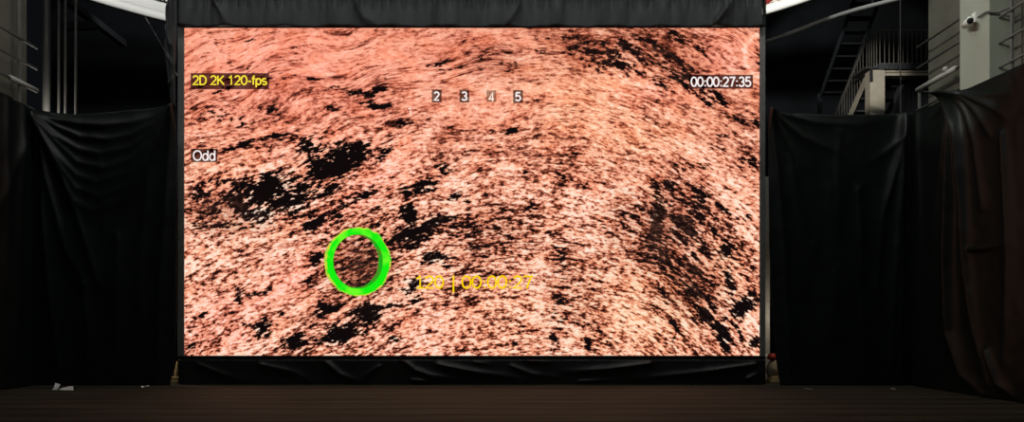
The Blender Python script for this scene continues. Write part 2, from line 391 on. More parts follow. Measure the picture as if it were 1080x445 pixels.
screen = thing('led_screen', 'huge lit video wall showing pink rock with a green ring, standing between black drapes', 'screen', (xat(498, SY), SY + 0.15, 0))
display_panel(screen)
bm = bmesh.new()
box(bm, (xat(PX0, SY) + .003, SY + 0.004, zat(PY1, SY) + .003), (xat(PX1, SY) - .003, SY + 0.30, zat(27.8, SY)))
obj('cabinet', bm, M['darkmetal'], screen)
for a_, b_ in ((187.6, 194.4), (801.1, 807.0)):
    bm = bmesh.new(); box(bm, (xat(a_, SY), SY - 0.012, 0.02 + zat(381, SY)), (xat(b_, SY), SY + 0.30, zat(29.0, SY)), 0.006)
    tag(obj('side_rail', bm, M['case'], screen), label='dark grey aluminium edge')
bm = bmesh.new(); box(bm, (xat(187.6, SY), SY - 0.014, zat(382, SY)), (xat(807, SY), SY + 0.30, zat(PY1, SY) - .002), 0.004)
obj('bottom_bezel', bm, M['bezel'], screen)
for px in (215, 355, 500, 645, 785):
    bm = bmesh.new(); c = xat(px, SY)
    box(bm, (c - .05, SY + .10, 0), (c + .05, SY + .22, zat(382, SY)))
    box(bm, (c - .12, SY + .06, 0), (c + .12, SY + .26, 0.03))
    obj('support_leg', bm, M['darkmetal'], screen)

# captions shown on the screen
def tint_mat(name, col):
    m = bpy.data.materials.new(name); m.use_nodes = True
    nt = m.node_tree; nt.nodes.clear()
    o = nt.nodes.new('ShaderNodeOutputMaterial'); t = nt.nodes.new('ShaderNodeBsdfTransparent')
    t.inputs[0].default_value = col
    nt.links.new(t.outputs[0], o.inputs['Surface'])
    return m
M['shade'] = tint_mat('caption_shade', (0.13, 0.10, 0.11, 1))
M['shade_mid'] = tint_mat('caption_shade_brown', (0.20, 0.20, 0.20, 1))
M['shade_thin'] = tint_mat('caption_shade_thin', (0.42, 0.40, 0.38, 1))
M['t_yellow'] = emit('caption_yellow', rgb(255, 232, 62))
M['t_gold'] = emit('caption_gold', rgb(255, 214, 0))
M['t_white'] = emit('caption_white', rgb(255, 246, 244))
M['t_faint'] = emit('caption_faint', rgb(255, 222, 206))
M['t_cream'] = emit('caption_cream', rgb(255, 240, 225))
def arc(cx, cy, rx, ry, a0, a1, n=14):
    return [(cx + rx * math.cos(R(a0 + (a1 - a0) * k / n)), cy + ry * math.sin(R(a0 + (a1 - a0) * k / n))) for k in range(n + 1)]
O_ = arc(.3, .5, .27, .47, 90, 450, 28)
GLYPH = {   # advance, strokes; cap height 1, baseline 0
 '0': (.66, [O_]), 'O': (.86, [arc(.4, .5, .37, .47, 90, 450, 30)]),
 '1': (.66, [[(.10, .78), (.24, .84), (.35, .97), (.35, .0)]]),
 '2': (.66, [arc(.3, .70, .25, .27, 165, -20, 16) + [(.40, .42), (.05, .03), (.58, .03)]]),
 '3': (.66, [arc(.29, .735, .23, .235, 160, -90, 14) + arc(.29, .265, .26, .235, 90, -160, 16)]),
 '4': (.66, [[(.43, .0), (.43, .97), (.03, .27), (.55, .27)]]),
 '5': (.66, [[(.53, .97), (.14, .97), (.08, .47)] + arc(.29, .32, .27, .29, 140, -150, 18)]),
 '7': (.66, [[(.03, .96), (.57, .96), (.38, .55), (.24, .0)]]),
 ':': (.32, [[(.14, .02), (.14, .16)], [(.14, .50), (.14, .64)]]), '-': (.40, [[(.04, .37), (.34, .37)]]), ' ': (.32, []),
 '|': (.4, [[(.2, -.35), (.2, 1.05)]]),
 'D': (.80, [[(.08, .03), (.08, .97), (.34, .97)] + arc(.34, .5, .34, .47, 90, -90, 16) + [(.08, .03)]]),
 'K': (.76, [[(.08, .0), (.08, 1.0)], [(.66, 1.0), (.10, .40)], [(.26, .57), (.70, .0)]]),
 'd': (.64, [arc(.28, .35, .23, .33, 60, 420, 22), [(.52, .0), (.52, 1.0)]]),
 'f': (.36, [[(.16, .0), (.16, .80)] + arc(.30, .80, .14, .17, 180, 90, 6), [(.02, .68), (.33, .68)]]),
 'p': (.64, [[(.09, -.28), (.09, .70)], arc(.33, .35, .23, .33, -120, 240, 22)]),
 's': (.58, [arc(.26, .52, .19, .16, 40, 250, 10) + arc(.27, .185, .21, .165, 80, -150, 12)]),
}
def caption(txt, x0, x1, y0, y1, m, w=.15, serif=False, slim=1.0):
    """stroke lettering: y0 = cap top, y1 = baseline, x0..x1 = ends of the line"""
    strokes = []; x = 0
    for ch in txt:
        adv, st = GLYPH[ch]
        for q in st: strokes.append([(p[0] + x, p[1]) for p in q])
        if serif and ch == '1': strokes.append([(x + .10, .035), (x + .60, .035)])
        x += adv
    px_ = [p[0] for q in strokes for p in q]; ax, bx = min(px_), max(px_)
    capx = y1 - y0; hw = w * capx / 2
    kx = (x1 - x0 - 2 * hw) / max(bx - ax, 1e-6) if len(txt) > 1 or bx - ax > .2 else 0
    bm = bmesh.new()
    for q in strokes:
        P = [Vector((x0 + hw + (p[0] - ax) * kx, y1 - p[1] * capx)) for p in q]
        closed = (P[0] - P[-1]).length < 1e-4 and len(P) > 3
        if closed: P = P[:-1]
        n = len(P); Lf = []; Rt = []
        for i in range(n):
            a_ = P[i - 1] if (i or closed) else None; c_ = P[(i + 1) % n] if (i < n - 1 or closed) else None
            d1 = (P[i] - a_).normalized() if a_ is not None else None; d2 = (c_ - P[i]).normalized() if c_ is not None else None
            if d1 is None: d1 = d2
            if d2 is None: d2 = d1
            n1 = Vector((-d1.y, d1.x)); n2 = Vector((-d2.y, d2.x)); nn = n1 + n2
            if nn.length < .2: nn = n1
            nn.normalize(); k = min(1 / max(nn.dot(n1), .3), 1.7)
            for lst, s_ in ((Lf, 1), (Rt, -1)):
                v = P[i] + nn * (hw * k * s_)
                lst.append(bm.verts.new(at(v.x, v.y, SY) + Vector((0, -.008, 0))))
        for i in range(n if closed else n - 1):
            j = (i + 1) % n
            bm.faces.new((Lf[i], Lf[j], Rt[j], Rt[i]))
    return obj('caption', bm, m, screen)
def shade(x0, y0, x1, y1, m):
    bm = bmesh.new(); q = Vector((0, -0.004, 0))
    bm.faces.new([bm.verts.new(at(a, b, SY) + q) for a, b in ((x0, y0), (x0, y1), (x1, y1), (x1, y0))])
    return obj('caption_box', bm, m, screen)
shade(201.2, 77.2, 284, 94.2, M['shade'])
tag(caption('2D 2K 120-fps', 203.2, 282, 80.0, 89.6, M['t_yellow'], .16), label='yellow caption reading 2D 2K 120-fps')
shade(726.5, 79, 794, 93.6, M['shade'])
tag(caption('00:00:27:35', 728.2, 792.2, 81.4, 91.4, M['t_white'], .16), label='white caption reading 00:00:27:35')
shade(201.5, 157, 229.5, 171, M['shade'])
tag(caption('Odd', 203.6, 227.4, 158.8, 169.4, M['t_white'], .13), label='white caption reading Odd')
for d, cx, y0, ma, mt in (('2', 460.7, 94.4, 'shade_mid', 't_white'), ('3', 489.8, 94.4, 'shade_mid', 't_white'), ('4', 518.3, 95.4, 'shade_thin', 't_cream'), ('5', 546.4, 95.0, 'shade_mid', 't_white')):
    hw = 5.2
    shade(cx - hw, y0, cx + hw, y0 + 13.8 - (1.6 if d == '4' else 0), M[ma])
    tag(caption(d, cx - 3.2, cx + 3.2, y0 + 2.6, y0 + 11.6, M[mt], .17), label='white digit ' + d)
tag(caption('1', 429.8, 433.6, 113.2, 122, M['t_faint'], .15), label='faint digit 1')
tag(caption('120', 438.3, 468.4, 290.9, 304.1, M['t_gold'], .145, True), label='yellow digits 120')
tag(caption('|', 477.3, 478.9, 291, 304.1, M['t_gold'], .145), label='yellow upright bar')
tag(caption('00:00:27', 486.6, 562, 290.9, 304.1, M['t_gold'], .145), label='yellow digits 00:00:27')
# the green ring
def ring(name, co, ci, off, m, wob):
    bm = bmesh.new(); n = 96; A_ = []; B_ = []
    for k in range(n):
        t = 2 * math.pi * k / n
        w = 1 + wob * mnoise(Vector((math.cos(t) * 6, math.sin(t) * 6, 1.3)))
        A_.append(bm.verts.new(at(co[0] + co[2] * w * math.cos(t), co[1] + co[3] * w * math.sin(t), SY) + Vector((0, -off, 0))))
        B_.append(bm.verts.new(at(ci[0] + ci[2] * math.cos(t), ci[1] + ci[3] * math.sin(t), SY) + Vector((0, -off, 0))))
    for k in range(n):
        bm.faces.new((A_[k], A_[(k + 1) % n], B_[(k + 1) % n], B_[k]))
    return obj(name, bm, m, screen)
def noisy_emit(name, c1, c2, scale, lo, hi):
    m = emit(name, c1); nt = m.node_tree
    tc = nt.nodes.new('ShaderNodeTexCoord'); n = nt.nodes.new('ShaderNodeTexNoise'); n.inputs['Scale'].default_value = scale
    mr = nt.nodes.new('ShaderNodeMapRange'); mr.inputs[1].default_value = lo; mr.inputs[2].default_value = hi
    mx = nt.nodes.new('ShaderNodeMix'); mx.data_type = 'RGBA'; mx.inputs[6].default_value = c1; mx.inputs[7].default_value = c2
    e = [q for q in nt.nodes if q.type == 'EMISSION'][0]
    nt.links.new(tc.outputs['Object'], n.inputs['Vector']); nt.links.new(n.outputs['Fac'], mr.inputs[0])
    nt.links.new(mr.outputs[0], mx.inputs[0]); nt.links.new(mx.outputs[2], e.inputs['Color'])
    return m
M['green'] = noisy_emit('ring_green', rgb(22, 240, 18), rgb(110, 255, 40), 5, .5, .72)
M['green_dark'] = noisy_emit('ring_dark_green', rgb(30, 170, 30), rgb(90, 120, 40), 9, .4, .7)
M['green_fringe'] = noisy_emit('ring_fringe', rgb(70, 225, 40), rgb(215, 215, 70), 12, .42, .6)
tag(ring('ring_fringe', (377.4, 276, 35.0, 36.6), (378, 276, 31, 33), 0.005, M['green_fringe'], .05), label='yellow-green ragged outer edge of ring')
tag(ring('ring_inner_band', (378, 276, 28, 30), (375.6, 275.3, 23.6, 27.6), 0.006, M['green_dark'], .0), label='darker green inner band of ring')
tag(ring('ring_marker', (378, 276, 33.0, 35.2), (377.6, 275.8, 26.2, 28.6), 0.007, M['green'], .012), label='bright green ring')

# ------------------------------------------------------------------ black cloths
def polydist(A0, B0, pts):
    d = np.full(A0.shape, 1e9); tt = np.zeros(A0.shape)
    n = len(pts) - 1
    for i in range(n):
        (ax, ay), (bx, by) = pts[i], pts[i + 1]
        vx, vy = bx - ax, by - ay
        l2 = vx * vx + vy * vy + 1e-9
        t = np.clip(((A0 - ax) * vx + (B0 - ay) * vy) / l2, 0, 1)
        dd = np.hypot(A0 - ax - t * vx, B0 - ay - t * vy)
        k = dd < d
        d = np.where(k, dd, d); tt = np.where(k, (i + t) / n, tt)
    return d, tt
def cloth(name, label, place, normal, edge_l, edge_r, top, bot, folds, nu, nv, m, pleat=None, rough=0.012, seed=0, cat='drape', group=None, flat=None):
    """place(px, py) -> point; edges/top/bot give the outline in the measuring frame; folds: (points, width, height)"""
    us = np.linspace(0, 1, nu); vs_ = np.linspace(0, 1, nv)
    U, V = np.meshgrid(us, vs_)
    EL = np.interp(V, *edge_l); ER = np.interp(V, *edge_r)
    PX = EL + (ER - EL) * U
    TP = np.interp(PX, *top); BT = np.interp(PX, *bot)
    PY = TP + (BT - TP) * V
    D = np.zeros_like(PX)
    for pts, w, h in folds:
        d, t = polydist(PX, PY, pts)
        w2 = w * (0.45 + 0.9 * t)
        taper = np.clip(1.25 - t, 0.15, 1.0)
        D += h * taper * np.exp(-(np.sqrt(d * d + (0.25 * w2) ** 2) - 0.25 * w2) / w2)
    if pleat is not None: D += pleat(PX, PY, U, V)
    nrm = Vector(normal)
    if flat:
        D *= np.clip((PX - flat[0]) / 7, 0, 1) if flat[1] > 0 else np.clip((flat[0] - PX) / 7, 0, 1)
    bm = bmesh.new(); g = []
    for j in range(nv):
        row = []
        for i in range(nu):
            p = place(PX[j, i], PY[j, i])
            q = rough * mnoise(Vector((PX[j, i] * .035, PY[j, i] * .018, seed))) + rough * .5 * mnoise(Vector((PX[j, i] * .1, PY[j, i] * .06, seed + 9)))
            row.append(bm.verts.new(p + nrm * (max(D[j, i], 0.0) + q + rough)))
        g.append(row)
    for j in range(nv - 1):
        for i in range(nu - 1):
            bm.faces.new((g[j][i], g[j][i + 1], g[j + 1][i + 1], g[j + 1][i]))
    o = obj(name, bm, m, smooth=True)
    s = o.modifiers.new('cloth_thickness', 'SOLIDIFY'); s.thickness = 0.006; s.offset = 0
    tag(o, label, cat, group)
    return o
def back(Y): return lambda px, py: at(px, py, Y)
def side(Xp):
    return lambda px, py: Vector((Xp, Xp * F / (px - CX), EYE + (HY - py) * Xp / (px - CX)))
BY = 10.12
FLOOR_B = HY + F * EYE / BY
# left back drape: deep swags between two pinned corners
swag = []
for k in range(7):
    dep = 12 + k * 15
    wob = (k % 2) * 6
    swag.append(([(42, 121), (62 + wob * .5, 121 + dep * .55), (88 - k, 121 + dep * .9), (112 - k * 2 + wob, 121 + dep), (140, 120 + dep * .86), (165 + wob * .3, 118 + dep * .5), (185, 114)], 5.5 + k * .5, .075 - k * .006))
swag += [([(41, 122), (52, 190), (70, 262), (92, 300)], 6, .07), ([(40, 122), (46, 220), (56, 330), (66, 405)], 6, .06), ([(42, 122), (70, 185), (104, 295), (110, 310)], 6, .06),
         ([(186, 115), (178, 190), (170, 300), (168, 405)], 6, .06), ([(186, 115), (160, 175), (150, 260), (148, 330)], 6, .05), ([(125, 250), (122, 400)], 9, .03), ([(90, 300), (96, 405)], 8, .03)]
cloth('stage_drape', 'black drape with deep swagged folds left of the screen', back(BY), (0, -1, 0),
      ((0, 1), (31, 31)), ((0, .78, .93, 1), (187.5, 186.5, 183.5, 179.5)), ((31, 44, 60, 79, 105, 131, 160, 187), (119, 118, 119.5, 121, 120, 117, 115, 112.5)), ((0, 1080), (FLOOR_B, FLOOR_B)), swag, 150, 190, M['cloth'], seed=1, flat=(40.5, 1))
XL, XR = -6.52, 5.45
def side_bot(X, px): return HY + EYE * (px - CX) / X
# left side drape on the rail
pxs = list(range(-150, 41, 10))
cloth('stage_drape', 'black drape hanging along the left wall under the rails', side(XL), (1, 0, 0),
      ((0, 1), (-150, -150)), ((0, 1), (33.4, 33.4)), ([-150, 0, 33.4], [HY - 2.88 * 690 / -XL, 97.5, 116.2]), (pxs, [side_bot(XL, p) for p in pxs]),
      [([(22, 111), (18, 250), (12, 410)], 6, .05), ([(5, 103), (4, 420)], 7, .04), ([(36, 119), (15, 170), (-20, 260)], 5, .04)], 120, 120, M['cloth'], seed=2)
# right back drape
rf = [([(811, 117), (818, 170), (826, 260), (834, 405)], 4, .06), ([(811, 117), (832, 160), (846, 240)], 5, .06), ([(811, 118), (845, 145), (880, 160)], 5, .045),
      ([(812, 118), (860, 130), (905, 132), (940, 126)], 5, .03), ([(953, 121), (950, 190), (953, 300), (951, 405)], 5, .06), ([(953, 121), (945, 170), (930, 230), (925, 300)], 5, .06),
      ([(953, 121), (950, 145), (935, 160), (915, 172)], 4, .05), ([(952, 121), (946, 240), (938, 405)], 5, .05), ([(885, 140), (880, 405)], 12, .03), ([(905, 200), (910, 405)], 9, .03)]
cloth('stage_drape', 'black drape hanging right of the screen, below the metal staircase', back(BY), (0, -1, 0),
      ((0, .5, .9, 1), (809.5, 811, 818, 822.5)), ((0, 1), (966.5, 966.5)), ((809, 830, 870, 910, 940, 966), (115.5, 119, 121.5, 121.5, 120.5, 119)), ((0, 1080), (FLOOR_B, FLOOR_B)), rf, 140, 150, M['cloth'], seed=3, flat=(956, -1))
# right side drape with the gathered fold
pxr = list(range(960, 1300, 10))
sf = [([(1013, 96), (1010, 180), (1005, 280), (1005, 350), (1018, 395), (1040, 416)], 4.5, .16), ([(1013, 96), (1018, 180), (1022, 280), (1030, 350), (1045, 405)], 4, .10),
      ([(1014, 96), (1022, 118), (1030, 150), (1038, 220)], 3, .07), ([(1014, 96), (1032, 116), (1046, 142)], 3, .07), ([(1014, 96), (1040, 108), (1062, 121)], 3, .07), ([(1014, 96), (1036, 100), (1068, 98)], 3, .05),
      ([(1012, 97), (1000, 130), (990, 200), (985, 300)], 4, .06), ([(1012, 97), (985, 125), (975, 160)], 3, .05), ([(970, 120), (972, 250), (968, 405)], 4, .05),
      ([(1027, 263), (1045, 261), (1066, 256)], 3, .05), ([(1060, 140), (1066, 260), (1060, 405)], 6, .05), ([(1044, 370), (1056, 405), (1070, 418)], 3, .06)]
cloth('stage_drape', 'black drape with a long gathered fold under the grey column', side(XR), (-1, 0, 0),
      ((0, 1), (963.6, 963.6)), ((0, 1), (1290, 1290)), ([963.6, 985, 1013, 1018, 1080, 1290], [119.5, 110.5, 96.5, 95.5, 67.5, HY - 2.76 * 750 / XR]), (pxr, [side_bot(XR, p) for p in pxr]), sf, 260, 170, M['cloth'], seed=4)
# valance above the screen
def pl_top(PX, PY, U, V):
    d = np.zeros_like(PX)
    d += .034 * np.sin(PX * .62 + 1.5 * np.sin(PX * .05)) * np.clip((14 - PY) / 14, 0.12, 1)
    d += .03 * np.sin(PX * .11) + .012 * np.sin(PX * .29 + PY * .05) + .03
    return d
tf = [([(203, -60), (203, 28)], 2.5, .10), ([(227, -60), (227, 28)], 2.5, .10), ([(228, 2), (235, 14), (241, 27)], 2.5, .10), ([(195, -60), (193, 27)], 3, .12),
      ([(345, -20), (352, 28)], 4, .06), ([(372, -5), (384, 20), (400, 28)], 5, .08), ([(460, 2), (458, 28)], 3, .06), ([(500, -40), (498, 28)], 4, .06), ([(536, 26), (546, 8), (552, -30)], 3, .06),
      ([(752, 28), (762, 14), (770, 2)], 2.5, .10), ([(764, -60), (765, 28)], 2.5, .10), ([(783, -60), (784, 28)], 3, .10), ([(797, -60), (796, 26)], 3, .12), ([(660, -40), (664, 28)], 5, .04), ([(590, -40), (588, 28)], 5, .04)]
VY = 10.27
cloth('valance', 'dark grey pleated cloth stretched above the screen', back(VY), (0, -1, 0),
      ((0, 1), (189, 188.5)), ((0, 1), (801.2, 802)), ((0, 1080), (-110, -110)), ((0, 1080), (29.2, 29.8)), tf, 420, 60, M['top_cloth'], pleat=pl_top, rough=.014, seed=5, cat='curtain')
# bunched drape hanging down the left edge of the screen
bf = [([(181, -60), (179, 20), (184, 60), (184, 112)], 2.2, .08), ([(187, -60), (184, 30), (187, 70), (186, 112)], 2, .08), ([(177, 30), (182, 48), (187, 52)], 2, .05), ([(178, 60), (186, 72)], 2, .05), ([(178, 92), (187, 84)], 2, .04)]
cloth('gathered_curtain', 'bunched black cloth hanging beside the upper left edge of the screen', back(10.2), (0, -1, 0),
      ((0, .45, .55, .7, .8, .92, 1), (185, 183, 179, 174.5, 177, 180.5, 183)), ((0, 1), (190, 187.3)), ((0, 1080), (-110, -110)), ((0, 1080), (113.5, 113.5)), bf, 26, 130, M['top_cloth'], rough=.03, seed=6, cat='curtain')
bf2 = [([(806, -60), (805, 10), (806, 29)], 1.5, .05)]
cloth('gathered_curtain', 'narrow black cloth strip hanging at the upper right corner of the screen', back(10.235), (0, -1, 0),
      ((0, 1), (802.6, 803.6)), ((0, .7, 1), (808, 806.5, 807.5)), ((0, 1080), (-110, -110)), ((0, 1080), (29.5, 29.5)), bf2, 20, 60, M['cloth'], rough=.02, seed=7, cat='curtain')
# skirt under the screen
kf = [([(345, 382), (358, 394), (378, 402)], 3.5, .05), ([(400, 386), (378, 402)], 3, .035), ([(426, 380), (438, 390), (455, 396), (480, 399)], 3, .055), ([(462, 384), (500, 392), (560, 400)], 4, .05), ([(435, 400), (452, 402)], 2, .04),
      ([(685, 383), (640, 389), (595, 392)], 3.5, .06), ([(795, 384), (740, 392), (670, 399)], 3, .055), ([(555, 380), (580, 382)], 2, .03), ([(788, 399), (803, 392)], 2.5, .04), ([(275, 384), (310, 392), (330, 403)], 4, .035),
      ([(210, 384), (240, 396), (262, 402)], 4, .03), ([(540, 386), (560, 394), (590, 398)], 3, .035), ([(610, 402), (650, 400)], 2, .02), ([(500, 382), (520, 384)], 2, .02)]
KY = 10.24
cloth('screen_skirt', 'wrinkled black skirt cloth hanging under the screen to the stage boards', back(KY), (0, -1, 0),
      ((0, 1), (188.5, 189)), ((0, 1), (807, 807)), ((0, 1080), (379.5, 379.5)), ((0, 1080), (HY + F * EYE / KY,) * 2), kf, 330, 26, M['skirt'], rough=.008, seed=8, cat='curtain')

# ------------------------------------------------------------------ rails along both walls
def railing(name, label, X, s, y0, y1, posts, thick):
    t = thing(name, label, 'railing', (X, y1, 0))
    for z in (3.80, 4.08, 4.38, 4.67):
        bm = bmesh.new(); tube(bm, [(X, y0, z), (X, y1, z)], 0.016)
        obj('rail', bm, M['rail'], t, True)
    for y in posts:
        bm = bmesh.new(); bar(bm, (X + s * .02, y, 0), (X + s * .02, y, 5.4 if y < 10 else 4.1), 0.028)
        obj('post', bm, M['rail'], t)
    bm = bmesh.new(); tube(bm, [(X, thick[0], 4.08), (X, thick[1], 4.08)], 0.034)
    tag(obj('rail_sleeve', bm, M['sleeve'], t, True), label='thicker pale sleeve on the second rail')
    return t
railing('wall_railing', 'dark metal rails along the left wall above the drape', -6.60, -1, 5.0, 10.28, (7.2, 9.94), (9.72, 10.27))
rr = railing('wall_railing', 'dark metal rails along the right wall on both sides of the grey column', 5.62, 1, 4.6, 10.26, (6.2, 8.34, 10.24), (9.36, 10.25))
bm = bmesh.new(); bmesh.ops.create_uvsphere(bm, u_segments=12, v_segments=8, radius=.035, matrix=Matrix.Translation(at(997, 73, 9.56) - Vector((0, 0, 0))))
obj('clamp_knob', bm, M['sleeve'], rr, True)

# grey column with camera
col = thing('column', 'square grey painted column rising behind the right drape', 'column', (5.72, 8.81, 0))
bm = bmesh.new(); box(bm, (5.50, 8.53, 0), (5.95, 9.09, 13.0), 0.012)
obj('shaft', bm, M['column'], col)
bm = bmesh.new(); box(bm, (5.485, 8.52, 0), (5.96, 9.10, 0.15), 0.006)
obj('plinth', bm, M['column'], col)
cam_t = thing('security_camera', 'small white security camera on the grey column', 'camera', tuple(at(1029, 24, 8.80)))
fx = 5.50
def onface(px, py, out=0.0):
    Y = (fx) * F / (px - CX)
    return Vector((fx - out, Y, zat(py, Y)))
c0 = onface(1029, 19)
bm = bmesh.new(); box(bm, c0 + Vector((0, -.035, -.06)), c0 + Vector((-.03, .035, .06)), .006)
obj('mount_plate', bm, M['white'], cam_t)
bm = bmesh.new(); tube(bm, [c0 + Vector((-.02, 0, .0)), c0 + Vector((-.08, 0, .0)), c0 + Vector((-.10, 0, -.04))], .018)
obj('bracket_arm', bm, M['white'], cam_t, True)
bm = bmesh.new()
tube(bm, [c0 + Vector((-.06, .10, -.045)), c0 + Vector((-.10, 0, -.06)), c0 + Vector((-.13, -.10, -.075))], .042, 14)
cam_body = obj('camera_body', bm, M['white'], cam_t, True)
bm = bmesh.new(); tube(bm, [c0 + Vector((-.13, -.098, -.075)), c0 + Vector((-.134, -.112, -.077))], .034, 14)
lens = obj('lens', bm, M['bezel'], cam_body, True); lens.location = (0, 0, 0)
bm = bmesh.new()
tube(bm, [onface(1034.2, 18.5, .03), onface(1041.5, 13, .025), Vector((5.475, 8.505, zat(12.4, 8.505))), Vector((5.60, 8.50, zat(12.6, 8.5))), Vector((5.66, 8.36, zat(12.6, 8.5)))], .013, 8)
tag(obj('conduit', bm, M['rail'], smooth=True), 'thin grey conduit running from the security camera around the column', 'pipe')

# ------------------------------------------------------------------ ceiling ring
RC, RR, RZ = Vector((-1.5, 10.4, 8.68)), 11.44, 8.68
def ringband(bm, r0, r1, z0, z1, a0, a1, n=64):
    rows = []
    for k in range(n + 1):
        a = R(a0 + (a1 - a0) * k / n)
        c, s = math.cos(a), math.sin(a)
        rows.append([bm.verts.new((RC.x + r * c, RC.y + r * s, z)) for r, z in ((r0, z0), (r1, z0), (r1, z1), (r0, z1))])
    for A_, B_ in zip(rows, rows[1:]):
        for i in range(4): bm.faces.new((A_[i], A_[(i + 1) % 4], B_[(i + 1) % 4], B_[i]))
    bm.faces.new(rows[0]); bm.faces.new(rows[-1])
gal = thing('gallery_ring', 'white curved gallery edge high behind the screen', 'balcony', (RC.x, RC.y + RR, RZ))
bm = bmesh.new(); ringband(bm, RR, RR + .22, RZ, RZ + .20, 12, 168, 110)
obj('lower_fascia', bm, M['white'], gal, True)
bm = bmesh.new(); ringband(bm, RR + .02, RR + .22, RZ + .20, RZ + .62, 95, 168, 60)
obj('upper_fascia', bm, M['white'], gal, True)
def banner_mat():
    m = mat('banner_print', (.5, .05, .04)); nt = m.node_tree; b = nt.nodes['Principled BSDF']
    tc = nt.nodes.new('ShaderNodeTexCoord'); v = nt.nodes.new('ShaderNodeTexNoise'); v.inputs['Scale'].default_value = 5; v.inputs['Detail'].default_value = 1
    r = nt.nodes.new('ShaderNodeValToRGB'); r.color_ramp.interpolation = 'CONSTANT'
    r.color_ramp.elements[0].color = (.22, .02, .02, 1); r.color_ramp.elements[1].color = (.7, .66, .6, 1); r.color_ramp.elements[1].position = .52
    q = r.color_ramp.elements.new(.6); q.color = (.03, .01, .01, 1)
    nt.links.new(tc.outputs['Object'], v.inputs['Vector']); nt.links.new(v.outputs['Fac'], r.inputs[0]); nt.links.new(r.outputs[0], b.inputs['Base Color'])
    return m
bm = bmesh.new(); ringband(bm, RR - .01, RR + .2, RZ + .20, RZ + .62, 12, 85, 60)
tag(obj('banner_band', bm, banner_mat(), gal, True), label='red and dark patterned band')
bm = bmesh.new()
for k in range(41):
    a = R(124 + k * .45); c, s = math.cos(a), math.sin(a)
    p = Vector((RC.x + (RR - .02) * c, RC.y + (RR - .02) * s, RZ + .42))
    bar(bm, p, p + Vector((0, 0, .5)), .03)
tubepts = [(RC.x + (RR - .02) * math.cos(R(124 + k)), RC.y + (RR - .02) * math.sin(R(124 + k)), RZ + .44) for k in range(19)]
tube(bm, tubepts, .022, 6); tube(bm, [(p[0], p[1], p[2] + .48) for p in tubepts], .022, 6)
tag(obj('grille', bm, M['bezel'], gal), label='black grille on the white edge')
for a in range(15, 170, 22):
    bm = bmesh.new()
    c, s = math.cos(R(a)), math.sin(R(a))
    p = Vector((RC.x + (RR + .15) * c, RC.y + (RR + .15) * s, RZ + .5)); bar(bm, p, p + Vector((0, 0, 13 - RZ - .5)), .06)
    obj('hanger_rod', bm, M['darkmetal'], gal)

# curved pipe on the right, seen rising to the frame's top edge
bp = [at(800, 47, 17.9), at(835, 34.5, 17.0), at(867, 22, 16.3), at(885, 15.8, 16.0), at(903, 10.3, 15.72), at(920, 5.8, 15.5), at(938, 1.2, 15.3), at(975, -8, 15.0)]
bm = bmesh.new(); tube(bm, bp, .045, 10)
dp = thing('curved_pipe', 'pale curved pipe crossing the dark upper right above the staircase', 'pipe', tuple(bp[0]))
obj('pipe_run', bm, M['sleeve'], dp, True)
for i in (0, 5, 7):
    bm = bmesh.new(); bar(bm, bp[i], (bp[i].x, bp[i].y, 13), .03)
    obj('hanger_rod', bm, M['darkmetal'], dp)

# thin wires
bm = bmesh.new(); tube(bm, [at(153, 17.6, 18.7), at(170.5, 47, 14.5), at(188.5, 82, 10.62)], .007, 6)
tag(obj('stay_wire', bm, M['wire'], smooth=True), 'thin slanting wire from the white gallery edge to the screen', 'wire')
bm = bmesh.new(); tube(bm, [at(949, -140, 14), at(949.5, 40, 14), at(950, 118, 14), (xat(950, 14), 14, 0)], .010, 6)
tag(obj('hanging_cable', bm, M['wire'], smooth=True), 'thin vertical cable hanging in front of the metal staircase', 'cable')

# ------------------------------------------------------------------ steel pipes at the back left
for px, r, mm, lab in ((48.8, .058, 'pipe', 'thickest of the upright steel pipes behind the left drape, beside the rails'),
                       (62, .022, 'pipe', 'thin upright steel pipe next to the thickest pipe behind the left drape'),
                       (69, .022, 'pipe', 'thin upright steel pipe, middle one of the three thin pipes behind the left drape'),
                       (80, .024, 'pipe', 'thin upright steel pipe nearest the screen behind the left drape')):
    t = thing('steel_pipe', lab, 'pipe', (xat(px, 13), 13, 0), group='upright pipes behind the left drape')
    bm = bmesh.new(); x = xat(px, 13)
    tube(bm, [(x, 13, 0), (x, 13, 13.0)], r, 14)
    obj('shaft', bm, M[mm], t, True)
    bm = bmesh.new(); tube(bm, [(x, 13, 0), (x, 13, .02)], r * 2, 14); obj('base_flange', bm, M['steel'], t)
# dark roof beams over the back left
for i, (a_, b_) in enumerate(((at(66, 28, 17), at(100, 27, 17)), (at(60, -8, 16), at(130, 46, 20)))):
    bm = bmesh.new(); bar(bm, a_, b_, .16)
    d = thing('roof_beam', ('level dark roof beam in the gloom above the left drape', 'slanting dark roof beam in the gloom above the left drape')[i], 'beam', tuple(a_))
    obj('beam_body', bm, M['hall'], d)
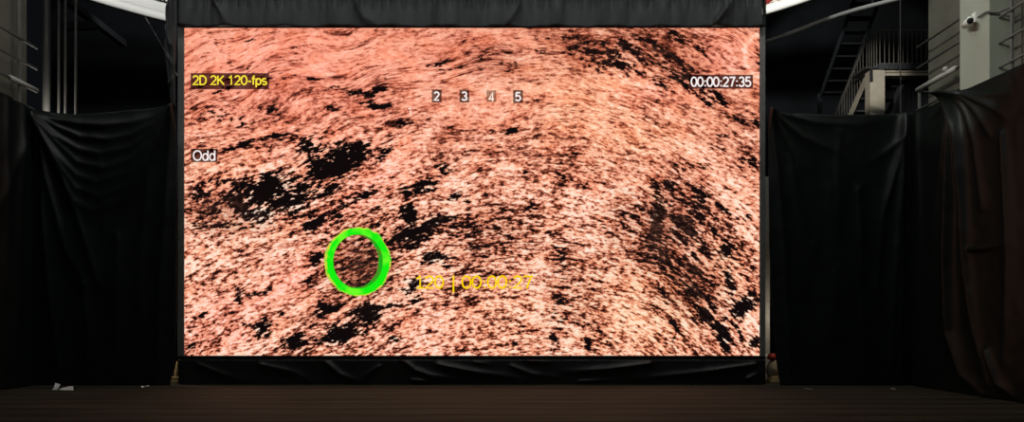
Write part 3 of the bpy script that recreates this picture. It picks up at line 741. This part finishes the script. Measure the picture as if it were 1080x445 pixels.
# ------------------------------------------------------------------ metal staircase at the back right
TY = 18.0
st = thing('metal_staircase', 'cream steel staircase with a railed landing behind the right drape', 'staircase', (xat(926, TY), TY, 0))
zl = zat(70, TY)                                             # landing level
xc = xat(928, TY); x2 = xc + 3.2; yb = TY + .68
bm = bmesh.new(); box(bm, (xat(918, TY), TY - .0, 0), (xat(933.5, TY), TY + .28, zat(73.5, TY)), .01)
obj('post', bm, M['cream'], st)
bm = bmesh.new(); box(bm, (x2 - .5, TY, 0), (x2 - .2, TY + .28, zat(80, TY)), .01)
obj('post', bm, M['cream'], st)
bm = bmesh.new(); box(bm, (xat(913, TY), TY + .02, zl - .04), (x2, yb + .1, zl))
obj('landing_deck', bm, M['tread'], st)
bm = bmesh.new(); box(bm, (xat(926, TY), TY - .05, zat(73.4, TY)), (x2, TY + .02, zat(67.8, TY)))
for k in range(26): bar(bm, (xc + .08 + k * .11, TY - .055, zat(72.5, TY)), (xc + .08 + k * .11, TY - .055, zat(68.6, TY)), .03)
obj('fascia', bm, M['tread'], st)
bm = bmesh.new()
zt, zb = zat(75, TY), zat(80.2, TY)
box(bm, (xat(933.5, TY), TY + .03, zb), (x2, TY + .10, zt))
box(bm, (xat(933.5, TY), TY - .04, zb), (x2, TY + .17, zb + .03)); box(bm, (xat(933.5, TY), TY - .04, zt - .03), (x2, TY + .17, zt))
obj('edge_beam', bm, M['cream'], st)
bm = bmesh.new(); p0 = Vector((xat(917.5, TY), TY, zat(76, TY)))
box(bm, p0 + Vector((-.01, -.04, -.24)), p0 + Vector((.05, -.005, .06)))
obj('bracket_plate', bm, M['darkmetal'], st)
# descending flight (goes down away from the viewer)
fx0, fx1 = xc - .02, xc + .95
ya, za, yz, zz = yb - .05, zl - .05, TY + 5.2, zl - .05 - (TY + 5.2 - yb + .05) * .78
def fl(y): return za - (y - ya) * .78
for x in (fx0, fx1):
    bm = bmesh.new(); bar(bm, (x, ya, za), (x, yz, zz), .05, .15); obj('stringer', bm, M['cream'] if x == fx0 else M['tread'], st)
for k in range(13):
    y = ya + .22 + k * .30
    bm = bmesh.new(); box(bm, (fx0 + .02, y, fl(y) - .0), (fx1 - .02, y + .27, fl(y) + .04)); obj('tread', bm, M['tread'], st)
bm = bmesh.new()
for x in (fx0, fx1): box(bm, (x - .08, yz - .25, 0), (x + .08, yz - .05, zz + .2))
obj('flight_support', bm, M['tread'], st)
RH = .88
# landing rail and balusters
bm = bmesh.new(); bar(bm, (xc, TY, zl + RH), (x2, TY, zl + RH), .045, .04); bar(bm, (xc, TY, zl + RH), (fx0, ya + .05, zl + RH), .045, .04)
bar(bm, (fx0, ya + .05, zl + RH), (fx0, yz, zz + RH + .1), .045, .04)
obj('handrail', bm, M['baluster'], st)
bm = bmesh.new(); bar(bm, (xc, TY, zl + .06), (x2, TY, zl + .06), .03); bar(bm, (xc, TY, zl + .06), (fx0, ya + .05, zl + .06), .03)
obj('bottom_rail', bm, M['rail'], st)
for k in range(27):
    x = xc + .0 + k * .112
    bm = bmesh.new(); bar(bm, (x, TY, zl), (x, TY, zl + RH), .017); obj('baluster', bm, M['baluster'], st)
for k in range(1, 6):
    y = TY + k * .125
    bm = bmesh.new(); bar(bm, (fx0, y, zl - .02), (fx0, y, zl + RH), .017); obj('baluster', bm, M['baluster'], st)
for k in range(1, 30):
    y = ya + .05 + k * .15
    bm = bmesh.new(); bar(bm, (fx0, y, fl(y)), (fx0, y, fl(y) + RH + .1), .014); obj('baluster', bm, M['baluster'], st)
# flight rising further back, its dimness put into darker materials
ux0, ux1 = xat(889, 20), xat(915, 20)
for x in (ux0, ux1):
    bm = bmesh.new(); bar(bm, (x, 19.0, 9.6), (x, 21.6, 7.3), .04, .12); obj('stringer', bm, M['hall'], st)
for k in range(9):
    y = 19.1 + k * .28
    bm = bmesh.new(); box(bm, (ux0, y, 9.55 - (y - 19) * .885), (ux1, y + .25, 9.59 - (y - 19) * .885)); obj('tread', bm, M['darkmetal'], st)
bm = bmesh.new()
for x in (ux0, ux1): bar(bm, (x, 21.5, 0), (x, 21.5, 7.5), .1)
for x in (ux0, ux1): bar(bm, (x, 19.05, 9.5), (x, 19.05, 13), .04)
obj('flight_support', bm, M['tread'], st)

# ------------------------------------------------------------------ small things in the gaps beside the screen
def sx(px, Y=10.75): return xat(px, Y)
gy = 10.75
t = thing('prop_post', 'thin grey upright post in the gap right of the screen', 'post', (sx(812.2), gy + .12, 0))
bm = bmesh.new(); box(bm, (sx(809.5), gy + .10, 0), (sx(814.6), gy + .16, 3.0), .006); obj('shaft', bm, M['sleeve'], t)
bm = bmesh.new(); box(bm, (sx(809), gy + .09, zat(377, gy)), (sx(815), gy + .17, zat(373.5, gy)), .004); tag(obj('collar', bm, M['white'], t), label='white collar')
def sack(nm, lab, x, y, z0, rx, ry, h, m, cat):
    bm = bmesh.new()
    bmesh.ops.create_uvsphere(bm, u_segments=24, v_segments=16, radius=1)
    for v in bm.verts:
        p = v.co.copy(); f = 1.0 - .42 * max(0, p.z) ** 1.3
        n = 1 + .08 * mnoise(p * 2.2)
        zz_ = max(-.62, p.z)
        v.co = Vector((x + p.x * rx * f * n, y + p.y * ry * f * n, z0 + (zz_ + .62) / 1.62 * h))
    o = obj(nm, bm, m, smooth=True); tag(o, lab, cat); return o
bm = bmesh.new(); box(bm, (sx(811, 10.62), 10.56, 0), (sx(823.5, 10.62), 10.74, .05), .006)
box(bm, (sx(812, 10.62), 10.57, .056), (sx(822, 10.62), 10.73, .09), .006); box(bm, (sx(813, 10.62), 10.60, .05), (sx(821, 10.62), 10.70, .056))
tag(obj('wood_block', bm, M['wood']), 'pale stacked wood block on the floor right of the screen', 'block')
sk = sack('sandbag', 'tan sandbag with a red band beside the screen, right-hand gap', sx(816, 10.63), 10.65, .09, .10, .085, .26, M['sack'], 'bag')
bm = bmesh.new(); tube(bm, [(sx(814.5, 10.63), 10.65, .325), (sx(814.5, 10.63), 10.65, .355), (sx(814.3, 10.63), 10.65, .41)], [.056, .066, .045], 16)
tag(obj('top_band', bm, M['strap'], sk, True), label='dark red band at the neck')
bm = bmesh.new(); y = 10.5
box(bm, (xat(179.6, y), y - .04, 0), (xat(189, y), y + .06, .036), .004); box(bm, (xat(180.6, y), y - .035, .04), (xat(189, y), y + .055, .085), .004)
box(bm, (xat(182, y), y - .02, .03), (xat(188, y), y + .04, .045))
tag(obj('wood_block', bm, M['wood']), 'pale stacked wood block on the floor left of the screen', 'block')
t = thing('prop_strut', 'short pale wooden strut standing in the gap left of the screen', 'strut', (xat(186, 10.66), 10.66, 0))
bm = bmesh.new()
tube(bm, [(xat(185.4, 10.66), 10.66, 0), (xat(185.8, 10.66), 10.66, .14), (xat(187.2, 10.66), 10.66, .30)], [.028, .026, .012], 8)
obj('shaft', bm, M['wood'], t)
bm = bmesh.new(); tube(bm, [(xat(185.4, 10.66), 10.66, 0), (xat(185.4, 10.66), 10.66, .02)], .04, 10); obj('foot', bm, M['wood'], t)

# scraps of paper on the boards
def scrap(nm, lab, px, py, w, d, h, rot, seed, m):
    Y = F * EYE / (py - HY); c = Vector((xat(px, Y), Y, 0.004))
    bm = bmesh.new(); n = 7; g = []
    for j in range(n):
        row = []
        for i in range(n):
            a, b = i / (n - 1) - .5, j / (n - 1) - .5
            x, y = a * w, b * d
            z = h * max(0.0, .5 * abs(math.sin(a * 5 + seed)) + .6 * max(0, a * math.cos(seed) * 2) + .35 * mnoise(Vector((a * 3, b * 3, seed))))
            row.append(bm.verts.new(c + Vector((x * math.cos(rot) - y * math.sin(rot), x * math.sin(rot) + y * math.cos(rot), z))))
        g.append(row)
    for j in range(n - 1):
        for i in range(n - 1): bm.faces.new((g[j][i], g[j][i + 1], g[j + 1][i + 1], g[j + 1][i]))
    o = obj(nm, bm, m, smooth=False); s = o.modifiers.new('thickness', 'SOLIDIFY'); s.thickness = .003; s.offset = 1
    tag(o, lab, 'paper', 'paper scraps on the stage floor'); return o
def folded(lab, pts, tris):
    bm = bmesh.new(); vs = [bm.verts.new(p) for p in pts]
    for t_ in tris: bm.faces.new([vs[i] for i in t_])
    o = obj('paper_scrap', bm, M['paper']); s_ = o.modifiers.new('thickness', 'SOLIDIFY'); s_.thickness = .004; s_.offset = 0
    tag(o, lab, 'paper', 'paper scraps on the stage floor')
fp = lambda px, py, Y: at(px, py, Y)
FY = lambda py: F * EYE / (py - HY)
folded('upright curled white paper scrap on the floor below the swagged drape',
       [fp(55, 411.3, FY(411.3)), fp(60.3, 411.3, FY(411.3)), fp(63.6, 405.2, 9.52), fp(58.2, 403.8, 9.58), fp(57.4, 408, 9.44), fp(62, 408.5, 9.42)], [(0, 1, 5, 4), (4, 5, 2, 3)])
folded('flat white paper scrap beside the curled scrap on the floor',
       [fp(61.6, 411.2, FY(411.4)), fp(77.4, 411.6, FY(411.7)), fp(77.2, 407.4, 9.5), fp(73, 407.6, 9.56), fp(66, 409.2, 9.55)], [(0, 4, 3), (0, 3, 2, 1)])
scrap('paper_scrap', 'small grey paper scrap at the foot of the swagged drape near the screen', 153, 409, .09, .08, .04, .3, 1.1, M['paper'])
scrap('paper_scrap', 'tiny pale scrap at the foot of the right drape', 942, 411, .035, .04, .02, .2, 2.0, M['paper'])
scrap('paper_scrap', 'thin dull scrap on the floor at the foot of the right drape, nearer the screen', 853, 411, .10, .04, .012, .0, 2.6, M['paper'])

# ------------------------------------------------------------------ lights
def light(name, kind, loc, energy, col=(1, 1, 1), aim=None, **k):
    d = bpy.data.lights.new(name, kind); d.energy = energy; d.color = col
    for a_, v_ in k.items(): setattr(d, a_, v_)
    o = bpy.data.objects.new(name, d); COL.objects.link(o); o.location = loc
    if aim is not None: o.rotation_euler = (Vector(aim) - Vector(loc)).to_track_quat('-Z', 'Y').to_euler()
    return o
# stage lamps over the top of the screen
light('overhead_stage_lamp', 'AREA', (-.6, 8.6, 6.9), 140, (1, 1, .98), (-.6, 10.2, 5.0), shape='RECTANGLE', size=13.0, size_y=.3)
light('front_house_lamp', 'AREA', (0, 1.0, 9.0), 90, (.95, 1, .93), (0, 10, 2), shape='RECTANGLE', size=6, size_y=1)
# added spots that brighten the white gallery fascia, no fixtures there
light('fascia_fill_left', 'SPOT', (-7.0, 14.0, 8.9), 900, (1, 1, .98), (-9.3, 18.9, 8.95), spot_size=R(34), spot_blend=.3, shadow_soft_size=.2)
light('fascia_fill_right', 'SPOT', (4.2, 14.5, 8.6), 1300, (1, 1, .95), (6.7, 18.4, 8.9), spot_size=R(26), spot_blend=.3, shadow_soft_size=.2)
# spots on the side walls
light('right_wall_spot', 'SPOT', (-1.5, 5.5, 6.8), 880, (1, 1.02, .90), (5.7, 8.9, 4.55), spot_size=R(21), spot_blend=.25, shadow_soft_size=.05)
light('left_wall_spot', 'SPOT', (1.5, 6.0, 6.5), 190, (1, .95, .86), (-6.7, 9.5, 3.85), spot_size=R(15), spot_blend=.5, shadow_soft_size=.05)
light('stair_spot', 'SPOT', (4.5, 11.5, 6.6), 1300, (1, .93, .82), (8.75, 18.2, 6.9), spot_size=R(14), spot_blend=.7, shadow_soft_size=.05)  # added spot, tight cone makes the light fall off across the landing
light('pipe_spot', 'SPOT', (6.0, 12.0, 9.5), 420, (.95, 1, 1), (7.5, 15.6, 7.5), spot_size=R(19), spot_blend=.15, shadow_soft_size=.05)  # added spot, cone cut so only the pipe's right part is lit
light('backstage_lamp_left', 'POINT', (-8.0, 12.74, 4.2), 22, (1, .93, .85), shadow_soft_size=.08)
light('backstage_lamp_right', 'POINT', (3.98, 10.42, .95), 5, (1, .85, .65), shadow_soft_size=.1)
light('backstage_lamp_gap', 'POINT', (-5.05, 10.42, .7), 5, (1, .85, .65), shadow_soft_size=.08)

w = bpy.data.worlds.new('hall_dark'); sc.world = w; w.use_nodes = True
w.node_tree.nodes['Background'].inputs[0].default_value = (.75, .9, 1.1, 1)
w.node_tree.nodes['Background'].inputs[1].default_value = 0.004

# ------------------------------------------------------------------ camera
cd = bpy.data.cameras.new('camera'); co = bpy.data.objects.new('camera', cd); COL.objects.link(co)
co.location = (0, 0, EYE); co.rotation_euler = (R(90), 0, 0)
cd.sensor_width = 36; cd.lens = 36 * F / 1080; cd.shift_y = (HY - 222.5) / 1080
cd.clip_end = 100
sc.camera = co
sc.view_settings.view_transform = 'Standard'; sc.view_settings.look = 'None'
sc.view_settings.exposure = 0; sc.view_settings.gamma = 1; sc.view_settings.use_curve_mapping = False
sc.cycles.use_denoising = True
